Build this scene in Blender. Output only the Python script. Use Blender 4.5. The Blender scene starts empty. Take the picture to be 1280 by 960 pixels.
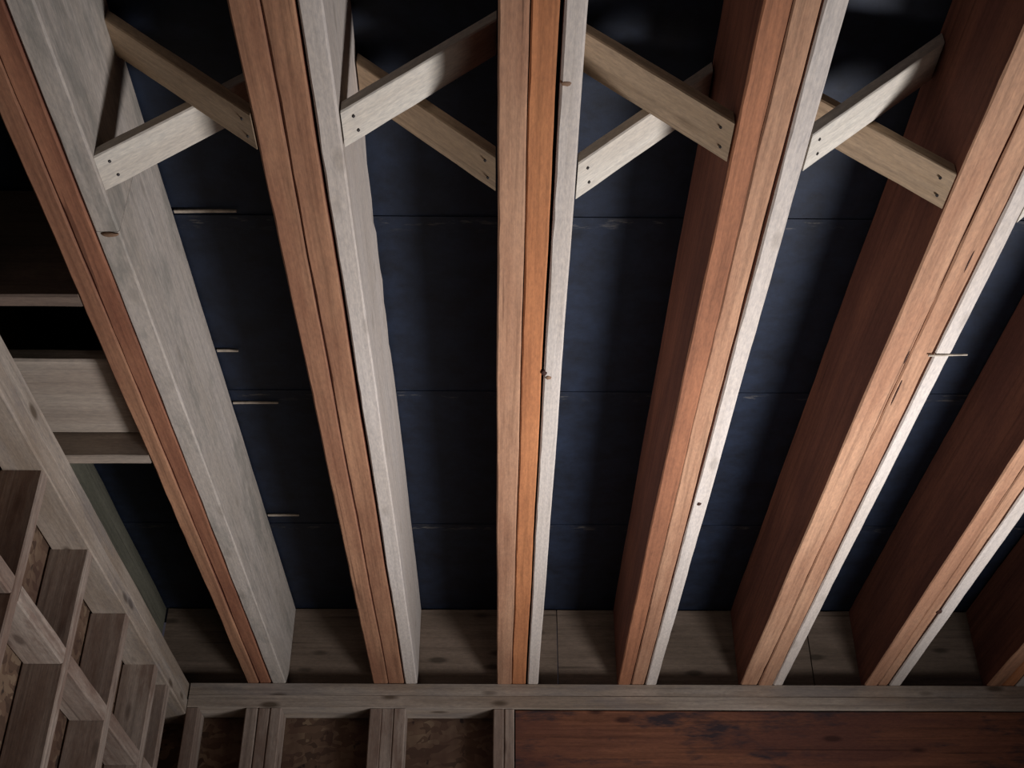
import bpy, bmesh, math, random
from mathutils import Matrix, Vector
S = bpy.context.scene
C = S.collection

# ------------------------------------------------------------------ camera
CZ = 1.1                                   # eye height; joist bottoms are 1.4 m above it
cam = bpy.data.objects.new('camera', bpy.data.cameras.new('camera'))
C.objects.link(cam)
cam.location = (0, 0, CZ)
cam.rotation_euler = (math.radians(90 + 35.04), 0, math.radians(-0.605))
cam.data.sensor_width = 36
cam.data.lens = 43.6
cam.data.clip_start = 0.02
S.camera = cam
# ------------------------------------------------------------------ world and light
w = bpy.data.worlds.new('world'); S.world = w; w.use_nodes = True
bg = w.node_tree.nodes['Background']
bg.inputs[0].default_value = (0.55, 0.50, 0.62, 1); bg.inputs[1].default_value = 0.05
def area(name, loc, target, size, power, color, spread=180):
    l = bpy.data.lights.new(name, 'AREA'); l.shape = 'DISK'; l.size = size
    l.energy = power; l.color = color; l.spread = math.radians(spread)
    o = bpy.data.objects.new(name, l); C.objects.link(o); o.location = loc
    o.rotation_euler = (Vector(target) - Vector(loc)).to_track_quat('-Z', 'Y').to_euler()
    return o
area('work_light', (1.58, 2.15, 0.42), (0.40, 2.15, 2.6), 0.72, 23.0, (1.0, 0.98, 1.0), 84)
area('fill_light', (0.75, 1.9, 0.35), (-0.3, 2.2, 2.4), 0.7, 3.6, (1.0, 0.88, 0.80))  # added warm fill from below, stands for no lamp in the room
S.view_settings.view_transform = 'Standard'; S.view_settings.look = 'None'
S.view_settings.gamma = 1; S.view_settings.use_curve_mapping = False
S.view_settings.exposure = -0.15

# ------------------------------------------------------------------ materials
def ramp(nt, fac, stops):
    r = nt.nodes.new('ShaderNodeValToRGB')
    e = r.color_ramp.elements
    while len(e) < len(stops): e.new(0.5)
    for k, (p, c) in enumerate(stops):
        e[k].position = p; e[k].color = (*c, 1) if len(c) == 3 else c
    nt.links.new(fac, r.inputs[0]); return r.outputs[0]
def mul(c, k): return tuple(v * k for v in c)
def mix(nt, fac, a, b, mode='MIX'):
    m = nt.nodes.new('ShaderNodeMix'); m.data_type = 'RGBA'; m.blend_type = mode
    for sock, v in ((m.inputs[0], fac), (m.inputs[6], a), (m.inputs[7], b)):
        if isinstance(v, bpy.types.NodeSocket): nt.links.new(v, sock)
        elif isinstance(v, tuple): sock.default_value = (*v, 1)
        else: sock.default_value = v
    return m.outputs[2]
def base(name, rough=0.8):
    m = bpy.data.materials.new(name); m.use_nodes = True; nt = m.node_tree
    b = nt.nodes['Principled BSDF']; b.inputs['Roughness'].default_value = rough
    b.inputs['Specular IOR Level'].default_value = 0.25
    tc = nt.nodes.new('ShaderNodeTexCoord'); oi = nt.nodes.new('ShaderNodeObjectInfo')
    mu = nt.nodes.new('ShaderNodeVectorMath'); mu.operation = 'MULTIPLY_ADD'
    mu.inputs[1].default_value = (1, 1, 1)
    sc = nt.nodes.new('ShaderNodeVectorMath'); sc.operation = 'SCALE'
    sc.inputs[0].default_value = (17.3, 31.7, 11.9)
    nt.links.new(oi.outputs['Random'], sc.inputs['Scale'])
    nt.links.new(tc.outputs['Object'], mu.inputs[0]); nt.links.new(sc.outputs[0], mu.inputs[2])
    def vec(scale):
        n = nt.nodes.new('ShaderNodeVectorMath'); n.operation = 'MULTIPLY'
        n.inputs[1].default_value = scale; nt.links.new(mu.outputs[0], n.inputs[0]); return n.outputs[0]
    def noise(scale, detail=4, rough=0.6, s=1.0, dist=0):
        n = nt.nodes.new('ShaderNodeTexNoise'); n.inputs['Scale'].default_value = s
        n.inputs['Detail'].default_value = detail; n.inputs['Roughness'].default_value = rough
        n.inputs['Distortion'].default_value = dist
        nt.links.new(vec(scale), n.inputs['Vector']); return n.outputs[0]
    def bump(h, strength, dist=0.002):
        n = nt.nodes.new('ShaderNodeBump'); n.inputs['Strength'].default_value = strength
        n.inputs['Distance'].default_value = dist
        nt.links.new(h, n.inputs['Height']); nt.links.new(n.outputs[0], b.inputs['Normal'])
    return m, nt, b, vec, noise, bump
def wood(name, col, dark, grain=0.35, blotch=0.3, knots=0.0, stain=None, stain_amt=0.0, crack=0.5):
    m, nt, b, vec, noise, bump = base(name)
    g = noise((90, 2.2, 90), 5, 0.65, dist=0.4)
    c = ramp(nt, g, [(0.32, mul(col, 1 - grain)), (0.5, col), (0.7, mul(col, 1 + grain * 0.5))])
    bl = noise((9, 1.6, 9), 4, 0.6)
    c = mix(nt, ramp(nt, bl, [(0.40, (blotch,) * 3), (0.62, (0, 0, 0))]), c, mul(dark, 1.0))
    fine = noise((260, 60, 260), 3, 0.7)
    c = mix(nt, 0.5, c, ramp(nt, fine, [(0.3, (0.62, 0.62, 0.66)), (0.7, (1.25, 1.2, 1.15))]), 'MULTIPLY')
    cr = noise((55, 0.9, 55), 2, 0.5, dist=0.25)
    c = mix(nt, ramp(nt, cr, [(0.285, (crack,) * 3), (0.31, (0, 0, 0))]), c, mul(dark, 0.25))
    if knots:
        v = nt.nodes.new('ShaderNodeTexVoronoi'); v.inputs['Scale'].default_value = 1
        nt.links.new(vec((16, 5.5, 16)), v.inputs['Vector'])
        c = mix(nt, ramp(nt, v.outputs[0], [(0.10, (knots,) * 3), (0.2, (0, 0, 0))]), c, mul(dark, 0.45))
    if stain:
        st = noise((14, 3.2, 14), 5, 0.7)
        c = mix(nt, ramp(nt, st, [(0.50, (0, 0, 0)), (0.62, (stain_amt,) * 3)]), c, stain)
    nt.links.new(c, b.inputs['Base Color']); bump(g, 0.35)
    return m
RED_DK = (0.16, 0.055, 0.032)
fir_brown = wood('fir_brown', (0.38, 0.20, 0.115), RED_DK, 0.38, 0.5)
fir_orange = wood('fir_orange', (0.48, 0.20, 0.085), (0.24, 0.07, 0.03), 0.3, 0.3, crack=0.2)
fir_shade_face = wood('fir_shade_face', (0.285, 0.112, 0.070), (0.13, 0.05, 0.04), 0.4, 0.6)
fir_rust = wood('fir_rust', (0.36, 0.155, 0.08), (0.17, 0.07, 0.04), 0.4, 0.5)
fir_pink = wood('fir_pink', (0.45, 0.26, 0.16), (0.24, 0.10, 0.055), 0.36, 0.5)
fir_red = wood('fir_red', (0.33, 0.15, 0.085), (0.14, 0.04, 0.025), 0.4, 0.5)
pine_pale = wood('pine_pale', (0.58, 0.525, 0.475), (0.42, 0.34, 0.26), 0.16, 0.25, knots=0.3, crack=0.0)
pine_grey = wood('pine_grey', (0.50, 0.45, 0.40), (0.33, 0.28, 0.22), 0.2, 0.35, knots=0.3, crack=0.0,
                 stain=(0.17, 0.17, 0.15), stain_amt=0.45)
pine_plate = wood('pine_plate', (0.46, 0.395, 0.33), (0.24, 0.175, 0.12), 0.3, 0.6, knots=0.9, crack=0.25,
                  stain=(0.17, 0.16, 0.17), stain_amt=0.35)
pine_stud = wood('pine_stud', (0.45, 0.375, 0.315), (0.22, 0.15, 0.115), 0.35, 0.7, knots=0.7, crack=0.4, stain=(0.19, 0.115, 0.085), stain_amt=0.6)
brace_tan = wood('brace_tan', (0.48, 0.36, 0.245), (0.30, 0.19, 0.10), 0.3, 0.4, knots=0.3, crack=0.2)
brace_white = wood('brace_white', (0.66, 0.62, 0.54), (0.42, 0.33, 0.25), 0.15, 0.3, knots=0.3, crack=0.1)
rim_wood = wood('rim_wood', (0.25, 0.19, 0.145), (0.12, 0.09, 0.065), 0.3, 0.6, knots=0.8, crack=0.5)
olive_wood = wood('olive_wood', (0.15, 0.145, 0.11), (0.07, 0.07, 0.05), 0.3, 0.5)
header_wood = wood('header_wood', (0.25, 0.105, 0.06), (0.12, 0.05, 0.04), 0.4, 0.8, knots=0.9,
                   stain=(0.05, 0.035, 0.04), stain_amt=1.0)
block_wood = wood('block_wood', (0.40, 0.34, 0.28), (0.24, 0.18, 0.14), 0.25, 0.4, knots=0.5, crack=0.3)
block_dark = wood('block_dark', (0.21, 0.155, 0.12), (0.10, 0.07, 0.06), 0.3, 0.5, knots=0.4)

def make_osb():
    m, nt, b, vec, noise, bump = base('strand_board')
    v = nt.nodes.new('ShaderNodeTexVoronoi'); v.inputs['Scale'].default_value = 1
    n0 = noise((12, 12, 12), 2)
    a = nt.nodes.new('ShaderNodeVectorMath'); a.operation = 'MULTIPLY_ADD'; a.inputs[1].default_value = (5, 5, 5)
    nt.links.new(n0, a.inputs[0]); nt.links.new(vec((20, 26, 62)), a.inputs[2]); nt.links.new(a.outputs[0], v.inputs['Vector'])
    bw = nt.nodes.new('ShaderNodeRGBToBW'); nt.links.new(v.outputs['Color'], bw.inputs[0])
    c = ramp(nt, bw.outputs[0], [(0.15, (0.09, 0.055, 0.038)), (0.5, (0.17, 0.105, 0.07)), (0.85, (0.25, 0.175, 0.115))])
    bl = noise((5, 5, 2.2), 4)
    c = mix(nt, ramp(nt, bl, [(0.42, (0.75,) * 3), (0.56, (0, 0, 0))]), c, (0.09, 0.048, 0.035))
    sp = noise((26, 26, 18), 3)
    c = mix(nt, ramp(nt, sp, [(0.30, (0.85,) * 3), (0.36, (0, 0, 0))]), c, (0.03, 0.02, 0.018))
    nt.links.new(c, b.inputs['Base Color']); bump(bw.outputs[0], 0.5)
    return m
osb = make_osb()
def make_felt():
    m, nt, b, vec, noise, bump = base('tar_felt', 0.62)
    b.inputs['Specular IOR Level'].default_value = 0.35
    n = noise((14, 14, 14), 6, 0.75)
    c = ramp(nt, n, [(0.3, (0.003, 0.005, 0.011)), (0.7, (0.011, 0.019, 0.040))])
    # chalky scuffs gathered near the lapped edge of each sheet (local y close to 0)
    tc = nt.nodes.new('ShaderNodeTexCoord'); sp = nt.nodes.new('ShaderNodeSeparateXYZ')
    nt.links.new(tc.outputs['Object'], sp.inputs[0])
    edge = ramp(nt, sp.outputs[1], [(0.0, (0, 0, 0)), (0.012, (1, 1, 1)), (0.045, (0, 0, 0))])
    sc = noise((16, 60, 16), 4, 0.7)
    s1 = ramp(nt, sc, [(0.55, (0, 0, 0)), (0.68, (0.5,) * 3)])
    f = mix(nt, 1.0, edge, s1, 'MULTIPLY')
    c = mix(nt, f, c, (0.22, 0.20, 0.17))
    nt.links.new(c, b.inputs['Base Color']); bump(n, 0.4)
    return m
felt = make_felt()
def plain(name, col, rough=0.7, metal=0.0):
    m, nt, b, vec, noise, bump = base(name, rough)
    n = noise((60, 60, 60), 3)
    c = ramp(nt, n, [(0.3, mul(col, 0.75)), (0.7, mul(col, 1.2))])
    nt.links.new(c, b.inputs['Base Color']); b.inputs['Metallic'].default_value = metal
    return m
nail_dark = plain('nail_dark', (0.05, 0.045, 0.045), 0.5, 0.4)
knot_dark = plain('knot_dark', (0.045, 0.018, 0.012))
knot_brown = plain('knot_brown', (0.22, 0.13, 0.08))
lath_mat = plain('lath_pale', (0.42, 0.36, 0.29))
wane_mat = plain('wane', (0.40, 0.37, 0.31))
floor_mat = wood('floor_ply', (0.13, 0.11, 0.09), (0.08, 0.06, 0.05), 0.25, 0.4)

# ------------------------------------------------------------------ helpers
def link(name, me, mat, parent=None, M=None):
    o = bpy.data.objects.new(name, me); C.objects.link(o)
    if mat and not me.materials: me.materials.append(mat)
    if M is not None: o.matrix_local = M
    if parent: o.parent = parent
    return o
def board_mesh(L, W, T, seed=0, step=0.07, wav=0.0012, ch=0.003, wane=None, ends=True, round_r=False):
    """plank running along +Y from 0 to L, X 0..W, Z 0..T; chamfered arrises, slightly wandering edges.
    wane(y) -> how far the top right arris is eaten away"""
    r = random.Random(seed); bm = bmesh.new()
    n = max(1, int(L / step)); rings = []
    px = [r.uniform(0, 6.28) for _ in range(6)]
    for i in range(n + 1):
        y = L * i / n
        def wv(k): return wav * (0.6 * math.sin(y * 2.3 + px[k]) + 0.4 * math.sin(y * 9.1 + px[k + 1])) + r.uniform(-1, 1) * wav * 0.22
        x0 = wv(0); x1 = W + wv(1); z0 = wv(2) * 0.6; z1 = T + wv(3) * 0.5
        c = ch * r.uniform(0.7, 1.3)
        wn = wane(y) if wane else 0
        pts = [(x0 + c, z0), (x1 - c, z0), (x1, z0 + c), (x1, z1 - c - wn), (x1 - c - wn * 0.5, z1), (x0 + c, z1), (x0, z1 - c), (x0, z0 + c)]
        rings.append([bm.verts.new((p[0], y, p[1])) for p in pts])
    for a, b in zip(rings, rings[1:]):
        for k in range(8):
            bm.faces.new((a[k], b[k], b[(k + 1) % 8], a[(k + 1) % 8]))
    bm.faces.new(rings[0]); bm.faces.new(rings[-1][::-1])
    bmesh.ops.recalc_face_normals(bm, faces=bm.faces)
    me = bpy.data.meshes.new('board'); bm.to_mesh(me); bm.free(); return me
def thing(name, label, cat, loc, group=None, kind=None):
    o = bpy.data.objects.new(name, None); C.objects.link(o); o.location = loc
    if label: o['label'] = label
    if cat: o['category'] = cat
    if group: o['group'] = group
    if kind: o['kind'] = kind
    return o
def tag(o, label, cat, group=None):
    o['label'] = label; o['category'] = cat
    if group: o['group'] = group
def T(x, y, z): return Matrix.Translation((x, y, z))
RX_ALONG = Matrix.Rotation(-math.pi / 2, 4, 'Z')        # local +Y -> world +X (local X -> world -Y)
RZ_DOWN = Matrix.Rotation(-math.pi / 2, 4, 'X')         # local +Y -> world -Z , local Z -> world +Y
def blob(name, parent, loc, rad, mat, seed=1, label=None):
    bm = bmesh.new(); bmesh.ops.create_icosphere(bm, subdivisions=2, radius=1)
    r = random.Random(seed)
    for v in bm.verts:
        k = r.uniform(0.8, 1.15); v.co = Vector((v.co.x * rad[0] * k, v.co.y * rad[1] * k, v.co.z * rad[2]))
    me = bpy.data.meshes.new(name); bm.to_mesh(me); bm.free()
    o = link(name, me, mat, parent, T(*loc))
    if label: o['label'] = label
    return o
_nm = bmesh.new(); bmesh.ops.create_cone(_nm, cap_ends=True, segments=8, radius1=0.0026, radius2=0.0026, depth=0.003)
nail_me = bpy.data.meshes.new('nail'); _nm.to_mesh(nail_me); _nm.free(); nail_me.materials.append(nail_dark)

ZB = CZ + 1.4        # underside of joists = top of the wall plates
H = 0.26
YW = 3.565           # front face of the far wall framing
XL = -0.93           # room side face of the left wall framing
Y0 = -0.5            # joists run back over the camera

# ------------------------------------------------------------------ setting
fl = link('floor', board_mesh(5.2, 3.6, 0.03, 5, step=2), floor_mat, None, T(-1.15, -1.4, -0.03)); fl['kind'] = 'structure'
ceil = thing('ceiling', None, None, (0, 0, ZB + H), kind='structure')
ys = [Y0, 0.62, 1.21, 1.80, 2.40, 3.05, 3.72]
for i, (a, b) in enumerate(zip(ys, ys[1:])):
    lap = 0.03
    me = board_mesh(b - a + (lap if i < 5 else 0), 3.06, 0.004, 50 + i, step=0.15, wav=0.001, ch=0.001)
    M = T(-1.16, a, 0.001) @ Matrix.Rotation(math.atan2(0.0022, b - a + lap), 4, 'X')
    link('felt_sheet', me, felt, ceil, M)
dk = link('subfloor', board_mesh(3.72 - Y0, 3.06, 0.02, 8, step=1), block_dark, ceil, T(-1.16, Y0, 0.014))

# ------------------------------------------------------------------ left wall
wl = thing('wall_left', None, None, (XL, 0, 0), kind='structure')
PH = 0.048
for k in range(2):
    link('top_plate', board_mesh(YW + 0.089 - Y0, 0.089, PH - 0.001, 60 + k, wav=0.0015), pine_plate, wl, T(-0.089 + (0.004 if k else 0), Y0, ZB - PH * (k + 1)))
PB = ZB - 2 * PH
RB = CZ + 1.03
yst = [0.105 + 0.345 * k for k in range(9)] + [3.19, 3.335]
for k, y in enumerate(yst):
    link('stud', board_mesh(PB - 0.04, 0.036, 0.089, 70 + k, step=0.12, wav=0.001), pine_stud, wl,
         Matrix(((0, 0, -1, 0), (1, 0, 0, y), (0, -1, 0, PB), (0, 0, 0, 1))))
for k, (a, b) in enumerate(zip(yst, yst[1:])):
    if b - a > 0.1 + 0.036:
        link('blocking', board_mesh(b - a - 0.040, 0.087, 0.038, 90 + k, wav=0.001), pine_stud, wl, T(-0.088, a + 0.038, RB))
link('bottom_plate', board_mesh(YW - Y0, 0.089, 0.038, 99), pine_plate, wl, T(-0.089, Y0, 0.0))
yy = Y0
for k, L in enumerate((1.7, 1.22, 1.25)):
    link('sheathing_panel', board_mesh(L - 0.004, 0.012, ZB + 0.0, 100 + k, step=0.4, wav=0.0006), osb, wl, T(-0.1035, yy, 0.0)); yy += L

# ------------------------------------------------------------------ far wall
wb = thing('wall_back', None, None, (0, YW, 0), kind='structure')
link('top_plate', board_mesh(2.74, 0.089, 0.0375, 120, wav=0.0003, ch=.0008), pine_plate, wb, T(XL + 0.006, 0.089, ZB - 0.0375) @ RX_ALONG)
link('top_plate', board_mesh(2.74, 0.089, 0.0375, 121, wav=0.0006, ch=.0008), pine_plate, wb, T(XL + 0.006, 0.088, ZB - 0.0752) @ RX_ALONG)
PB2 = ZB - 0.077
def vstud(x, wdt, seed, z0=0.038, dy=0.0):
    link('stud', board_mesh(PB2 - z0, wdt, 0.089, seed, step=0.12, wav=0.001), pine_stud, wb,
         Matrix(((1, 0, 0, x), (0, 0, 1, 0.001 + dy), (0, -1, 0, PB2), (0, 0, 0, 1))))
for k, (x, wd) in enumerate(((XL + 0.003, 0.037), (-0.752, 0.037), (-0.7135, 0.034), (-0.678, 0.034),
                             (-0.384, 0.035), (-0.348, 0.036), (-0.311, 0.034), (-0.018, 0.031), (0.0145, 0.030))):
    vstud(x, wd, 130 + k, dy=0.001 * (k % 3))
link('sheathing_panel', board_mesh(1.20, 0.012, ZB - 0.002, 150, step=0.3, wav=0.0006), osb, wb, T(XL - 0.11, 0.104, 0) @ RX_ALONG)
link('bottom_plate', board_mesh(2.7, 0.089, 0.038, 151), pine_plate, wb, T(XL + 0.006, 0.089, 0) @ RX_ALONG)
# big header beam to the right of the stud pack
hd = thing('header_beam', 'wide reddish stained header beam below the far top plate, right of the last studs', 'beam', (0.048, YW + 0.006, ZB - 0.078 - 0.30))
link('plank', board_mesh(1.72, 0.043, 0.30, 160, wav=0.001), header_wood, hd, T(0, 0.043, 0) @ RX_ALONG)
link('plank', board_mesh(1.72, 0.038, 0.30, 161, wav=0.001), header_wood, hd, T(0, 0.083, 0) @ RX_ALONG)
# ------------------------------------------------------------------ rim joists
JX = [-0.755, -0.378, -0.008, 0.355, 0.725, 1.10, 1.47]
rj = thing('rim_joist', 'dim brown rim board closing the joist ends above the far wall plate', 'rim board', (-1.04, 3.602, ZB))
xx = 0.0
for k, L in enumerate((1.22, 0.78, 0.86)):
    link('plank', board_mesh(L - 0.003, 0.036, H, 170 + k, wav=0.001), rim_wood, rj, T(xx, 0.037, 0.0005) @ RX_ALONG); xx += L
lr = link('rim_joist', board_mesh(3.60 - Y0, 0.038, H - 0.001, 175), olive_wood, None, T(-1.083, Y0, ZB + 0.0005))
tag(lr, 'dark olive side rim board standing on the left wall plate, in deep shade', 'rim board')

# ------------------------------------------------------------------ joists, three plies each
names = ['leftmost red and pale three-ply joist with mouldy grey right face, butt-jointed pale ply',
         'second joist from the left, brown twin plies and pale ply with ragged bark edge',
         'central joist with a pinkish and a bright orange ply and knot-notched pale ply',
         'joist right of the central one, red shaded left face and thin bright pale ply',
         'fifth joist from the left, wide pinkish plies with a dark split and bent nail',
         'sixth joist from the left, short in view with a black knot near its far end',
         'rightmost joist, just its far end showing in the lower right corner']
plies = [  # (x offset, width, material, z offset)
    [(0, .034, fir_brown, 0), (.0355, .035, fir_red, .001), (.0735, .041, pine_grey, 0)],
    [(0, .043, fir_brown, 0), (.0445, .046, fir_brown, .002), (.0960, .035, pine_pale, 0)],
    [(0, .045, fir_pink, 0), (.0465, .040, fir_orange, .002), (.0915, .033, pine_pale, .001)],
    [(0, .040, fir_rust, 0), (.0410, .039, fir_pink, .001), (.0842, .033, pine_pale, 0)],
    [(0, .052, fir_pink, .001), (.0530, .042, fir_pink, 0), (.0980, .030, pine_pale, 0)],
    [(0, .038, fir_pink, 0), (.0390, .030, fir_pink, .001), (.0735, .035, pine_pale, 0)],
    [(0, .045, fir_brown, 0), (.0465, .036, fir_orange, .002), (.0850, .036, pine_pale, 0)]]
def wane2(y):
    yy = y + Y0
    if 1.35 < yy < 2.3:
        k = math.sin((yy - 1.35) / 0.95 * math.pi) ** 0.6
        return 0.03 * k * (0.7 + 0.3 * math.sin(yy * 47)) + 0.004 * math.sin(yy * 110)
    return 0.001
YE = 3.60
for j, x in enumerate(JX):
    o = thing('ceiling_joist', names[j], 'joist', (x, Y0, ZB), 'three-ply ceiling joists')
    for k, (dx, wd, mt, dz) in enumerate(plies[j]):
        sd = 200 + j * 10 + k
        if j == 0 and k == 2:
            cut = 1.56 - Y0
            a = link('plank', board_mesh(cut - 0.0005, 0.0405, H - dz - .002, sd, wav=0.0004), pine_grey, o, T(dx, 0, 0.0))
            b = link('plank', board_mesh(YE - Y0 - cut - 0.002, wd, H - dz - .002, sd + 5, wav=0.0005), pine_grey, o, T(dx, cut + 0.0005, 0.0005))
            b['label'] = 'stained grey ply beyond the butt joint'
            continue
        q = link('plank', board_mesh(YE - Y0 - 0.001 * k, wd, H - dz - 0.001, sd, wav=0.0014 if k < 2 else 0.001, step=0.05,
                 wane=wane2 if (j == 1 and k == 2) else None), mt, o, T(dx, 0, dz))
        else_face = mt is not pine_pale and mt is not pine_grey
        if else_face:                                   # side faces coloured darker and redder, shade painted into the wood
            q.data.materials.append(fir_shade_face)
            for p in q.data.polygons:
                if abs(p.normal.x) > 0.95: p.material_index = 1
        if mt is pine_pale: q['label'] = 'pale pine ply'
    if j == 0:
        blob('splinter', o, (0.098, 1.565 - Y0, -0.001), (.014, .006, .004), knot_brown, 3)
    if j == 2:
        blob('knot', o, (.0905, 1.960 - Y0, .001), (.006, .008, .004), knot_dark, 4, 'dark knot hole')
        blob('knot', o, (.1000, 1.975 - Y0, .001), (.006, .006, .003), knot_brown, 5)
        blob('knot', o, (.1000, 1.232 - Y0, .001), (.008, .005, .002), knot_brown, 6)
    if j == 3: blob('knot', o, (.098, 2.468 - Y0, .000), (.005, .007, .003), knot_dark, 7)
    if j == 5: blob('knot', o, (.070, 3.042 - Y0, .000), (.008, .013, .004), knot_dark, 8)
    if j == 4:
        bm = bmesh.new(); bmesh.ops.create_cone(bm, cap_ends=True, segments=8, radius1=.0022, radius2=.0018, depth=.075)
        me = bpy.data.meshes.new('nail'); bm.to_mesh(me); bm.free()
        link('nail', me, lath_mat, o, T(.123, 1.889 - Y0, -.002) @ Matrix.Rotation(math.radians(88), 4, 'Y'))
        for (cx, cy, ln) in ((.060, 2.02, .10), (.048, 1.90, .05), (.080, 1.62, .07)):
            blob('crack', o, (cx, cy - Y0, .0005), (.0018, ln / 2, .0016), knot_dark, 9)

# ------------------------------------------------------------------ cross bridging
def brace(xa, xb, ya, wd, low_left, mat, label, seed):
    """slanting board from the right face of one joist (xa) to the left face of the next (xb)"""
    t = 0.019; g = 0.0012
    z_lo, z_hi = ZB + 0.004, ZB + 0.222
    A = Vector((xa + g, ya, z_lo if low_left else z_hi)); B = Vector((xb - g, ya, z_hi if low_left else z_lo))
    d = B - A; L = d.length; d.normalize()
    nrm = Vector((0, 1, 0)).cross(d)                     # local X = world Y
    if nrm.z < 0: nrm = -nrm
    me = board_mesh(L, wd, t, seed, step=0.04, wav=0.0008, ch=0.002)
    s = d.z / d.x                                        # skew so that end cuts are plumb
    xl = Vector((0, 1, 0))
    sgn = d.x * nrm.z - d.z * nrm.x
    for v in me.vertices:
        # moving along nrm by z shifts world x by z*nrm.x ; compensate along d near both ends
        v.co.y += -v.co.z * nrm.x / d.x
    M = Matrix(((xl.x, d.x, nrm.x, A.x), (xl.y, d.y, nrm.y, A.y), (xl.z, d.z, nrm.z, A.z), (0, 0, 0, 1)))
    o = bpy.data.objects.new('cross_brace', None); C.objects.link(o); o.matrix_world = M
    tag(o, label, 'brace', 'wooden cross bridging between the joists')
    if M.to_3x3().determinant() < 0: me.flip_normals()
    # keep handedness positive for the empty: mirror is baked into the mesh instead
    if M.to_3x3().determinant() < 0:
        M2 = M @ Matrix.Diagonal((-1, 1, 1, 1)); o.matrix_world = M2
        for v in me.vertices: v.co.x = -v.co.x
        sx = -1
    else: sx = 1
    link('board', me, mat, o)
    ends = (0.022, ) if low_left else (L - 0.022, )
    for e in ends:
        for q in (0.28, 0.72):
            link('nail', nail_me, None, o, T(sx * wd * q, e + (0.006 if q > .5 else 0), -0.0006))
G = [(-0.755 + .0735 + .038, -0.378), (-0.378 + .1305, -0.008), (-0.008 + .124, 0.355), (0.355 + .117, 0.725), (0.725 + .128, 1.10)]
def mold(k): return (G[k][0] + 0.002, G[k][1] - 0.002)
brace(*mold(0), 1.300, .074, False, brace_tan, 'nearer brace of the left gap, tan, falling from upper left to lower right', 301)
brace(*mold(0), 1.392, .076, True, brace_white, 'pale short-looking brace with two nail holes, low end on the leftmost joist', 302)
brace(*mold(1), 1.294, .074, True, brace_white, 'brace with whitened lower end rising from second joist to the central joist', 303)
brace(*mold(1), 1.384, .078, False, brace_tan, 'tan streaky brace falling to lower left side of the central joist', 304)
brace(*mold(2), 1.308, .084, False, brace_tan, 'broad tan brace falling right from the central joist, nailed at lower end', 305)
brace(*mold(2), 1.398, .082, True, brace_white, 'pale brace rising right from low on the central joist, behind the broad one', 306)
brace(*mold(3), 1.333, .078, True, brace_white, 'narrow pale brace rising right from the fourth joist at right', 307)
brace(*mold(3), 1.414, .082, False, brace_tan, 'tan brace falling to the shaded face of the fifth joist', 308)
brace(*mold(4), 1.450, .078, True, brace_white, 'low end of a brace just visible right of the fifth joist at the frame edge', 310)

# ------------------------------------------------------------------ blocks between left wall and first joist
bx0, bx1 = -1.040, -0.7575
b1 = link('blocking_board', board_mesh(bx1 - bx0, 0.034, H - .002, 321), block_dark, None, T(bx0, 1.765, ZB + .0005) @ RX_ALONG)
tag(b1, 'nearest upright blocking board left of the first joist, dark face and pale lower edge', 'blocking')
b2 = link('blocking_board', board_mesh(bx1 - bx0, 0.268, 0.030, 322, ch=0.004), block_wood, None, T(bx0, 2.272, ZB + .056) @ RX_ALONG)
tag(b2, 'flat wide pale blocking board left of the first joist, between two upright boards', 'blocking')
b3 = link('blocking_board', board_mesh(bx1 - bx0, 0.032, H - .002, 323), block_wood, None, T(bx0, 2.308, ZB + .0005) @ RX_ALONG)
tag(b3, 'upright blocking board with pale lower edge just beyond the flat board', 'blocking')

# ------------------------------------------------------------------ thin laths under the felt
for k, (xa, xb, y, lab) in enumerate(((-0.637, -0.516, 1.790, 'thin pale lath on the dark felt, nearest one, left gap'),
                                      (-0.637, -0.590, 2.244, 'shortest dim lath on the dark felt, second in the left gap'),
                                      (-0.637, -0.530, 2.452, 'thin pale lath on the dark felt, third in the left gap'),
                                      (-0.637, -0.552, 3.001, 'thin pale lath on the dark felt, farthest in the left gap'))):
    me = board_mesh(xb - xa, 0.008, 0.004, 330 + k, step=0.02, wav=0.0006, ch=0.001)
    for v in me.vertices: v.co.x *= 1 - 0.45 * (v.co.y / (xb - xa)) ** 3
    o = link('lath', me, lath_mat, None, T(xa, y, ZB + H - 0.0045) @ Matrix.Rotation(math.radians(-1.5), 4, 'Z') @ RX_ALONG)
    tag(o, lab, 'lath', 'thin laths on the felt')
ch = blob('wood_chip', None, (1.505, 3.583, ZB + 0.003), (.022, .014, .010), knot_dark, 12)
tag(ch, 'small black lump on the far plate beside the rightmost joist end', 'debris')
